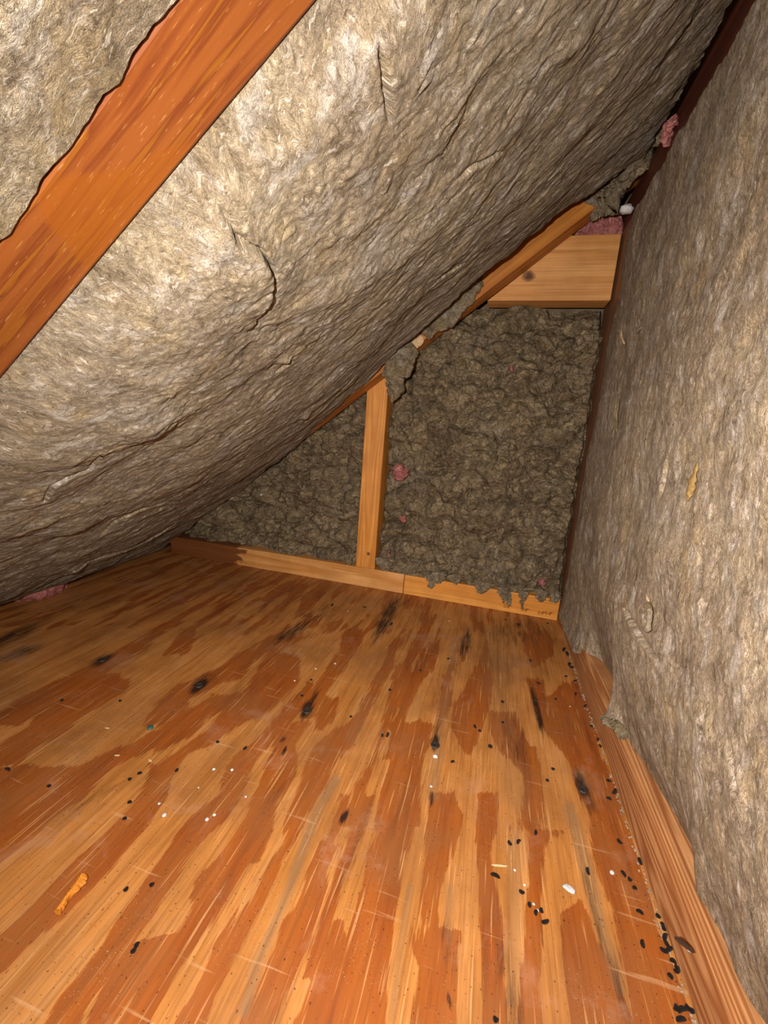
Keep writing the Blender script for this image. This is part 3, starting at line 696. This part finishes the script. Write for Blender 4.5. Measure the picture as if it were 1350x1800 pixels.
o = wad('pink_insulation', [tuple(on_wall(1168,250,-0.004)), tuple(on_wall(1180,228,-0.004)), tuple(on_wall(1192,208,-0.004))], [0.003, 0.008, 0.003], 0.005, (0, 1, 0), MAT['pink'], amp=0.007, seed=5, nseg=50, nring=24)
tag(o, 'pink glass wool wisp caught in the dark gap at the upper right', 'insulation')
o = wad('pink_insulation', [tuple(on_floor(20,1052,.004)), tuple(on_floor(65,1044,.008)), tuple(on_floor(95,1033,.010)), tuple(on_floor(116,1024,.006))], [0.008, 0.014, 0.020, 0.010], 0.009, (0.2, 0, 1), MAT['pink'], amp=0.006, seed=6, nseg=50, nring=30)
tag(o, 'pink glass wool poking out under the roof batt at the far left of the floor', 'insulation')
for i, (x, y, r, lb) in enumerate([(703, 829, 0.0125, 'largest pink wool tuft beside the end wall stud'), (709, 913, 0.0055, 'small pink wool fleck low on the end wall, beside the foot of the stud'),
                                   (684, 977, 0.004, 'tiny pink wool fleck just above the bottom plate next to the stud'), (899, 648, 0.0038, 'tiny pink fleck high in the dark end wall wool'), (953, 1024, 0.0055, 'dull pink fleck low in the wool near the right corner')]):
    c = on_end(x, y, 0.006 if i != 1 else 0.010)
    o = wad('pink_tuft', [(c[0]-r*.6, c[1], c[2]+r), tuple(c), (c[0]+r*.6, c[1], c[2]-r)], [r*.7, r, r*.7], r*.9, (1, 0, 0.3), MAT['pink'], amp=r*0.45, seed=20+i, nseg=24, nring=20, freq=200)
    tag(o, lb, 'insulation', 'pink flecks in the end wall wool')
# tatters hanging over the bottom plate
TAT = {757: 'hanging just right of the joint', 772: 'second to the right of the joint', 800: 'short one, third to the right of the joint', 845: 'wide low one midway along the right board',
       884: 'long one left of the two pointed ones', 893: 'pointed one beside the longest', 918: 'longest pointed one near the scribbles', 950: 'last but one before the right corner',
       975: 'nearest the right corner', 700: 'between the stud and the joint', 612: 'just left of the stud foot', 670: 'just right of the stud foot'}
for i, (x, y, L, wd) in enumerate([(757, 1020, 0.016, 0.011), (772, 1016, 0.010, 0.012), (800, 1022, 0.006, 0.010), (845, 1033, 0.010, 0.016), (884, 1043, 0.018, 0.009), (893, 1048, 0.014, 0.006), (918, 1050, 0.020, 0.006), (950, 1048, 0.008, 0.012), (975, 1052, 0.008, 0.010), (700, 1000, 0.006, 0.012), (612, 985, 0.007, 0.008), (670, 992, 0.010, 0.012)]):
    c = on_end(x, y, -0.003)
    o = wad('wool_tatter', [(c[0], c[1]+0.006, c[2]+0.010), (c[0]+0.001, c[1]-0.001, c[2]), (c[0]+0.003, c[1]-0.001, c[2]-L)], [wd*1.15, wd*.8, wd*.12], 0.0030, (1, 0, 0), MAT['wool_bit'], amp=0.0050, seed=40+i, nseg=44, nring=36, freq=170)
    tag(o, 'grey wool tatter on the bottom plate, ' + TAT[x], 'insulation', 'wool tatters over the end wall plate')
# torn flap and curl on the right batt
o = wad('torn_flap', [tuple(on_floor(1112,1282,.048)), tuple(on_floor(1085,1272,.043)), tuple(on_floor(1056,1262,.040))], [0.012, 0.009, 0.003], 0.004, (0, 1, 0.1), MAT['wool_bit'], wall_batt, amp=0.004, seed=60, nseg=36, nring=24, freq=150)
tag(o, 'pointed torn flap reaching onto the plate')
cc = on_wall(1140, 1085, -0.0165)
ring = []
for k in range(15):
    a = math.pi*(0.15+k/14*1.75); ring.append((cc[0]-0.001, cc[1]+0.0048*math.cos(a)+0.0025*math.sin(a), cc[2]+0.0088*math.sin(a)))
o = wad('fibre_curl', ring, [0.0020]*15, 0.0022, (1, 0, 0), MAT['wool_bit'], wall_batt, amp=0.0006, seed=61, nseg=70, nring=12, freq=300)
tag(o, 'pale curled loop of fibre')
for i, (x, y, x2, y2, w_) in enumerate([(1098,605,1092,580,.0011), (1134,1030,1147,1072,.0007), (1193,975,1199,1005,.0010), (1088,700,1084,760,.0012), (1128,575,1120,585,.001), (1230,660,1222,690,.001)]):
    a = on_wall(x, y, -0.013); b_ = on_wall(x2, y2, -0.013)
    wad('fibre_strand', [tuple(a), tuple((a+b_)/2+np.array([-.001, .001, 0])), tuple(b_)], [w_]*3, w_, (0, 1, 0), MAT['rawwood'] if i in (0, 1) else MAT['wool_bit'], wall_batt, amp=0.0004, seed=70+i, nseg=20, nring=10, freq=300)
amber = plain('amber_binder', (0.32, 0.19, 0.06), 0.7, 0.3, 300, 0.4)
pa = [tuple(on_wall(*q, -0.0135)) for q in ((1226,812),(1219,845),(1208,880))]
o = wad('amber_patch', pa, [0.0020, 0.0026, 0.0022], 0.0014, (0, 1, 0.1), amber, wall_batt, amp=0.0012, seed=90, nseg=30, nring=14, freq=300)
tag(o, 'amber stained strip of hardened binder')
# pale splintered chip on the far rafter
o = wad('split_chip', [E_(724,607,-.0385), E_(733,600,-.0385), E_(744,592,-.0385)], [0.007, 0.010, 0.008], 0.002, RN, MAT['rawwood'], far_rafter, amp=0.002, seed=80, nseg=24, nring=20, freq=250)
tag(o, 'pale raw splintered patch')

# ------------------------------------------------------------------ nails
def lathe(name, prof, mat, parent=None, n=20):
    v = []; f = []
    for r, z in prof:
        for j in range(n): a = 2*math.pi*j/n; v.append((r*math.cos(a), r*math.sin(a), z))
    for i in range(len(prof)-1):
        for j in range(n): f.append([i*n+j, i*n+(j+1) % n, (i+1)*n+(j+1) % n, (i+1)*n+j])
    f.append([(len(prof)-1)*n+j for j in range(n)]); f.append(list(range(n-1, -1, -1)))
    return mesh_obj(name, v, f, mat, parent)
nm = None
names = ['rusty nail head in the shadowed plywood at the far left', 'rusty nail head in a black stain, second in the row from the left', 'rusty nail head in a black stain in the middle of the row',
         'rusty nail head with white crumbs beside it, fourth in the row', 'rusty nail head in the wide dark stain beside the knee wall plate']
for i, (x, y) in enumerate([(180, 1160), (350, 1205), (540, 1250), (765, 1310), (1025, 1388)]):
    if nm is None:
        o = nm = lathe('nail_head', [(0.0044, -0.002), (0.0044, 0.0003), (0.0040, 0.0007), (0.0030, 0.0006), (0.0024, 0.0002), (0.0008, 0.0002)], MAT['nail'])
    else:
        o = nm.copy(); C.objects.link(o)
    o.location = Vector(on_floor(x, y)) + Vector((0, 0, 0.0005)); tag(o, names[i], 'nail', 'nail heads in a row across the plywood')

# ------------------------------------------------------------------ droppings and crumbs
def pellet_mesh(seed, L=1.0, R=0.24):
    rnd = random.Random(seed); n = 12; m = 10; v = []; f = []; bend = rnd.uniform(-.16, .16)
    for i in range(m+1):
        u = i/m; x = (u-.5)*L
        r = R*math.sqrt(max(0.0008, 1-(2*u-1)**2))**0.75*(1-0.18*u)
        for j in range(n):
            a = 2*math.pi*j/n; k = 1+0.10*mnoise.noise(Vector((x*4, math.cos(a)*2, math.sin(a)*2+seed)))
            v.append((x, r*k*math.cos(a)+bend*(1-(2*u-1)**2), r*k*math.sin(a)+R*0.9))
    for i in range(m):
        for j in range(n): f.append([i*n+j, i*n+(j+1) % n, (i+1)*n+(j+1) % n, (i+1)*n+j])
    f.append(list(range(n-1, -1, -1))); f.append([m*n+j for j in range(n)])
    me = bpy.data.meshes.new('mouse_dropping'); me.from_pydata(v, [], f); me.update()
    me.polygons.foreach_set('use_smooth', [True]*len(me.polygons)); me.materials.append(MAT['dropping']); return me
pm = [pellet_mesh(k) for k in range(5)]
drops = []
def dr(ox, oy, s, L): drops.extend([(ox+u/s, oy+v/s, l/s, a) for u, v, l, a in L])
# u, v, length and direction as seen
dr(850, 1050, 2.4, [(340,225,18,60),(350,242,18,110),(364,288,16,80),(371,298,16,20),(347,336,13,0),(388,356,14,10),(232,365,20,-20),(390,412,12,70),(427,461,13,40),(80,445,14,0),
  (453,548,15,-30),(480,603,12,80),(489,632,14,-60),(292,728,18,-20),(268,776,12,-20),(527,780,22,-15),(549,823,24,60),(527,855,26,-30),(217,997,20,85),(110,1042,26,-50),(148,1038,22,50),
  (573,1035,32,-45),(48,1183,46,-25),(440,1162,36,-75),(660,1120,36,-70),(587,1173,36,-55),(616,1195,14,-40),(636,1235,18,-20),(160,1248,28,-25),(194,1304,24,-80),(222,1338,22,70),(245,1328,18,-70),
  (657,1336,38,-30),(258,1373,34,15),(735,1350,30,-40),(752,1390,32,-60),(760,1402,30,-30),(768,1445,40,80),(774,1470,36,-60),(760,1495,44,-25),(785,1495,34,30),(672,1470,38,-80),(797,1545,36,-30),(815,1568,34,-50),(812,1580,24,10),
  (784,1607,38,-50),(805,1735,26,80),(838,1752,44,15),(860,1738,40,-50),(875,1748,34,-20),(832,1792,44,5),(50,1785,20,-30),(28,634,18,-60),(303,432,10,0),(147,117,10,30),(270,113,10,0),(197,268,10,-30)])
dr(450, 1050, 2.7, [(635,445,16,-10),(597,660,14,80),(622,657,24,70),(933,787,20,10),(1040,618,20,-60),(1060,640,16,-20),(1108,712,16,-70),(218,470,16,0),(913,296,14,10),(780,350,10,0),(1168,500,14,-10),(1170,597,10,0),
  (1240,130,12,0),(1185,110,10,0),(640,130,16,40),(515,50,18,0),(360,40,12,60),(450,570,8,0),(262,397,8,0),(1303,303,12,0)])
dr(0, 1350, 2.25, [(28,12,20,-30),(195,75,14,0),(513,48,14,20),(552,27,20,10),(697,13,16,50),(512,143,18,10),(497,485,26,45),(527,727,34,50),(543,708,24,55),(600,465,12,20),(492,208,10,0)])
dr(0, 1100, 1.9286, [(738,397,12,0),(830,418,16,40),(210,257,14,15),(408,257,9,0)])
made = []
for i, (x, y, l, a) in enumerate(drops):
    q = on_floor(x, y)
    ar = math.radians(a); q2 = on_floor(x+l/2*math.cos(ar), y-l/2*math.sin(ar)); q1 = on_floor(x-l/2*math.cos(ar), y+l/2*math.sin(ar))
    d = q2-q1; Ln = float(np.clip(np.hypot(d[0], d[1]), 0.003, 0.013))
    o = bpy.data.objects.new('mouse_dropping', pm[i % 5]); C.objects.link(o)
    o.location = (q[0], q[1], 0.0003); o.rotation_euler = (0, 0, math.atan2(d[1], d[0]))
    wd = min(Ln, 0.0095)
    o.scale = (Ln, max(0.0052, wd*0.85), max(0.0052, wd*0.8))
    if q[0] > -0.032: lb, g = 'black mouse dropping along the foot of the knee wall plate', 'droppings along the knee wall plate'
    elif q[1] > -0.16: lb, g = 'tiny black mouse dropping far back before the end wall plate', 'droppings near the end wall'
    elif q[0] > -0.17: lb, g = 'black mouse dropping on the right part of the plywood, clear of the plate', 'droppings on the right of the floor'
    else: lb, g = 'black mouse dropping scattered on the left part of the plywood', 'droppings on the left of the floor'
    tag(o, lb, 'dropping', g); made.append(o)
ONES = ['', 'first', 'second', 'third', 'fourth', 'fifth', 'sixth', 'seventh', 'eighth', 'ninth', 'tenth', 'eleventh', 'twelfth', 'thirteenth', 'fourteenth', 'fifteenth', 'sixteenth', 'seventeenth', 'eighteenth', 'nineteenth']
def ordinal(n):
    if n < 20: return ONES[n]
    t_ = {2: 'twent', 3: 'thirt', 4: 'fort'}[n//10]
    return t_+'ieth' if n % 10 == 0 else t_+'y-'+ONES[n % 10]
for g, key, txt in (('droppings along the knee wall plate', lambda q: -q.location.y, 'black mouse dropping along the foot of the knee wall plate, %s from the far corner'),
                    ('droppings near the end wall', lambda q: q.location.x, 'tiny black mouse dropping before the end wall plate, %s from the left'),
                    ('droppings on the right of the floor', lambda q: -q.location.y, 'black mouse dropping right of centre on the plywood, %s counting from the end wall'),
                    ('droppings on the left of the floor', lambda q: q.location.x, 'black mouse dropping on the left plywood, %s counting from the left edge')):
    for k, q in enumerate(sorted((m_ for m_ in made if m_['group'] == g), key=key)): q['label'] = txt % ordinal(k+1)
pmb = pm[0].copy(); pmb.materials.clear(); pmb.materials.append(MAT['dropping_brown'])
o = bpy.data.objects.new('mouse_dropping', pmb); C.objects.link(o); q = on_floor(1201, 1665, 0.038); o.location = (q[0], q[1], 0.0383); o.rotation_euler = (0, 0, -0.6); o.scale = (0.009, 0.006, 0.0055)
tag(o, 'brown mouse dropping lying on top of the knee wall plate', 'dropping')

def crumb(name, x, y, r, mat, label, group, cat='crumb', z=0.0, seed=0, flat=0.5, elong=1.0, ang=0.0, base=None, parent=None):
    c = base if base is not None else on_floor(x, y, z); v = []; f = []; n = 12; m = 8
    for i in range(m+1):
        th = math.pi*i/m
        for j in range(n):
            a = 2*math.pi*j/n; p = Vector((math.sin(th)*math.cos(a), math.sin(th)*math.sin(a), math.cos(th)))
            p = p*(1+0.35*mnoise.noise(p*1.7+Vector((seed*2.7, seed, 1))))
            X_ = p.x*r*elong; Y_ = p.y*r
            v.append((c[0]+X_*math.cos(ang)-Y_*math.sin(ang), c[1]+X_*math.sin(ang)+Y_*math.cos(ang), c[2]+p.z*r*flat+r*flat*0.75))
    for i in range(m):
        for j in range(n): f.append([i*n+j, i*n+(j+1) % n, (i+1)*n+(j+1) % n, (i+1)*n+j])
    o = mesh_obj(name, v, f, mat, parent); tag(o, label, cat, group); return o
W1 = 'tiny white plaster crumb on the plywood'; wc = []
for i, (x, y, r) in enumerate([(376,1353,.0022),(408,1354,.0022),(280,1413,.0016),(289,1434,.0026),(364,1441,.0022),(377,1433,.0020),(349,1385,.0012),(555,1176,.0020),(589,1167,.0022),(518,1197,.0018),
                               (758,1383,.0018),(1075,1304,.0018),(790,1092,.0018),(612,1075,.0014),(1212,1670,.0014),(432,1401,.0014),(1002,1242,.0012)]):
    if i == 14: crumb('plaster_crumb', x, y, r, MAT['white'], 'tiny white crumb on top of the knee wall plate', None, z=0.038, seed=i)
    else: wc.append((x, crumb('plaster_crumb', x, y, r*0.62, MAT['white'], W1, 'white crumbs scattered on the plywood', seed=i)))
for k, (x, q) in enumerate(sorted(wc, key=lambda e: e[0])): q['label'] = 'tiny white plaster crumb on the plywood, %s of its kind from the left' % ordinal(k+1)
crumb('plaster_crumb', 1076, 1535, .0017, MAT['white'], 'round white pellet on the dark band by the knee wall plate', None, seed=31)
crumb('plaster_crumb', 1000, 1563, .0026, MAT['white'], 'flat white chip on the light band right of centre', None, seed=32, flat=.2, elong=1.6, ang=-.3)
crumb('plaster_crumb', 765, 1331, .0022, MAT['white'], 'white crumb beside the fourth nail head', None, seed=33, flat=.5)
for i, (x, y) in enumerate([(905,1530),(922,1556),(938,1590),(945,1601)]):
    crumb('plaster_crumb', x, y, .0009, MAT['white'], 'white speck in the grit cluster right of centre, %s from the top' % ordinal(i+1), 'specks in the grit cluster', seed=50+i)
for i, (x, y, a) in enumerate([(264,1337,-.3),(188,1280,.2),(206,1328,.3)]):
    crumb('wood_chip', x, y, .0010, MAT['cream'], 'small pale wood chip on the left plywood, ' + ('farthest right, by the teal crumb', 'nearest the end wall', 'between the other two')[i], 'pale wood chips', 'chip', seed=60+i, flat=.3, elong=2.6, ang=a)
crumb('wood_sliver', 878, 1522, .0009, MAT['cream'], 'thin straight pale sliver right of centre', None, 'chip', seed=65, flat=.5, elong=7, ang=0.28)
crumb('teal_crumb', 264, 1280, .0028, MAT['teal'], 'teal green crumb on the left of the plywood', None, seed=66, flat=.4)
# orange splinter, lower left
a = on_floor(148, 1540, .0025); b_ = on_floor(103, 1603, .0025); dd = (b_-a)/np.linalg.norm(b_-a)
def splinter():
    rnd = random.Random(5); n = 26; v = []; f = []; L = np.linalg.norm(b_-a); sd = np.array([-dd[1], dd[0], 0])
    for i in range(n+1):
        u = i/n; c = a + dd*L*u; w1 = 0.0030*(0.8+0.5*math.sin(u*7))*(0.55 if u > .55 and u < .7 else 1)*rnd.uniform(.75, 1.15); w2 = 0.0030*rnd.uniform(.7, 1.1)
        if u > .9: w1 *= .5
        for p, q in ((w1, 0), (w1*.5, .0018), (-w2*.4, .0022), (-w2, .0004), (-w2*.6, -.002), (w1*.6, -.002)): v.append(tuple(c + sd*p + np.array([0, 0, q])))
    for i in range(n):
        for j in range(6): f.append([i*6+j, i*6+(j+1) % 6, i*6+6+(j+1) % 6, i*6+6+j])
    f.append([5, 4, 3, 2, 1, 0]); f.append([n*6+j for j in range(6)])
    return mesh_obj('wood_splinter', v, f, MAT['splinter'], smooth=False)
tag(splinter(), 'broken orange wood splinter lying on the plywood at the lower left', 'splinter')
# white bits up in the insulation
crumb('foam_chip', 0, 0, .0075, MAT['white'], 'bright white chip caught above the header board at the top corner', None, 'chip', seed=70, flat=.7, elong=1.3, ang=.6, base=on_end(1100, 374, -.045))
crumb('foam_chip', 0, 0, .0028, MAT['white'], 'small white speck on the roof batt near the upper right gap', None, 'chip', seed=71, flat=1.3, base=on_roof(1186, 83)+NIN*0.005)
crumb('foam_chip', 0, 0, .0022, MAT['white'], 'tiny white speck on the wool left of the stud', None, 'chip', seed=72, flat=1, base=on_end(459, 871, .003))
# dust line in the corner between plywood and knee wall plate
v = []; f = []
dust = []
rnd = random.Random(3)
for k in range(260):
    y_ = -0.60 + 0.5*rnd.random()**0.8; x_ = -0.0005 - abs(rnd.gauss(0, 0.0018)); r = rnd.uniform(.0004, .0011)
    base = len(v)
    for p in ((1,0,0),(-1,0,0),(0,1,0),(0,-1,0),(0,0,1),(0,0,-1)): v.append((x_+p[0]*r*rnd.uniform(.7,1.4), y_+p[1]*r*rnd.uniform(.7,1.6), 0.0006+max(p[2], -0.4)*r))
    for t_ in ((0,2,4),(2,1,4),(1,3,4),(3,0,4),(2,0,5),(1,2,5),(3,1,5),(0,3,5)): f.append([base+q_ for q_ in t_])
o = mesh_obj('dust', v, f, plain('grey_dust', (0.42, 0.30, 0.22), 0.9, 0.1), smooth=False)
tag(o, 'grey grit gathered in the crack between plywood and knee wall plate', 'dust', kind='stuff')
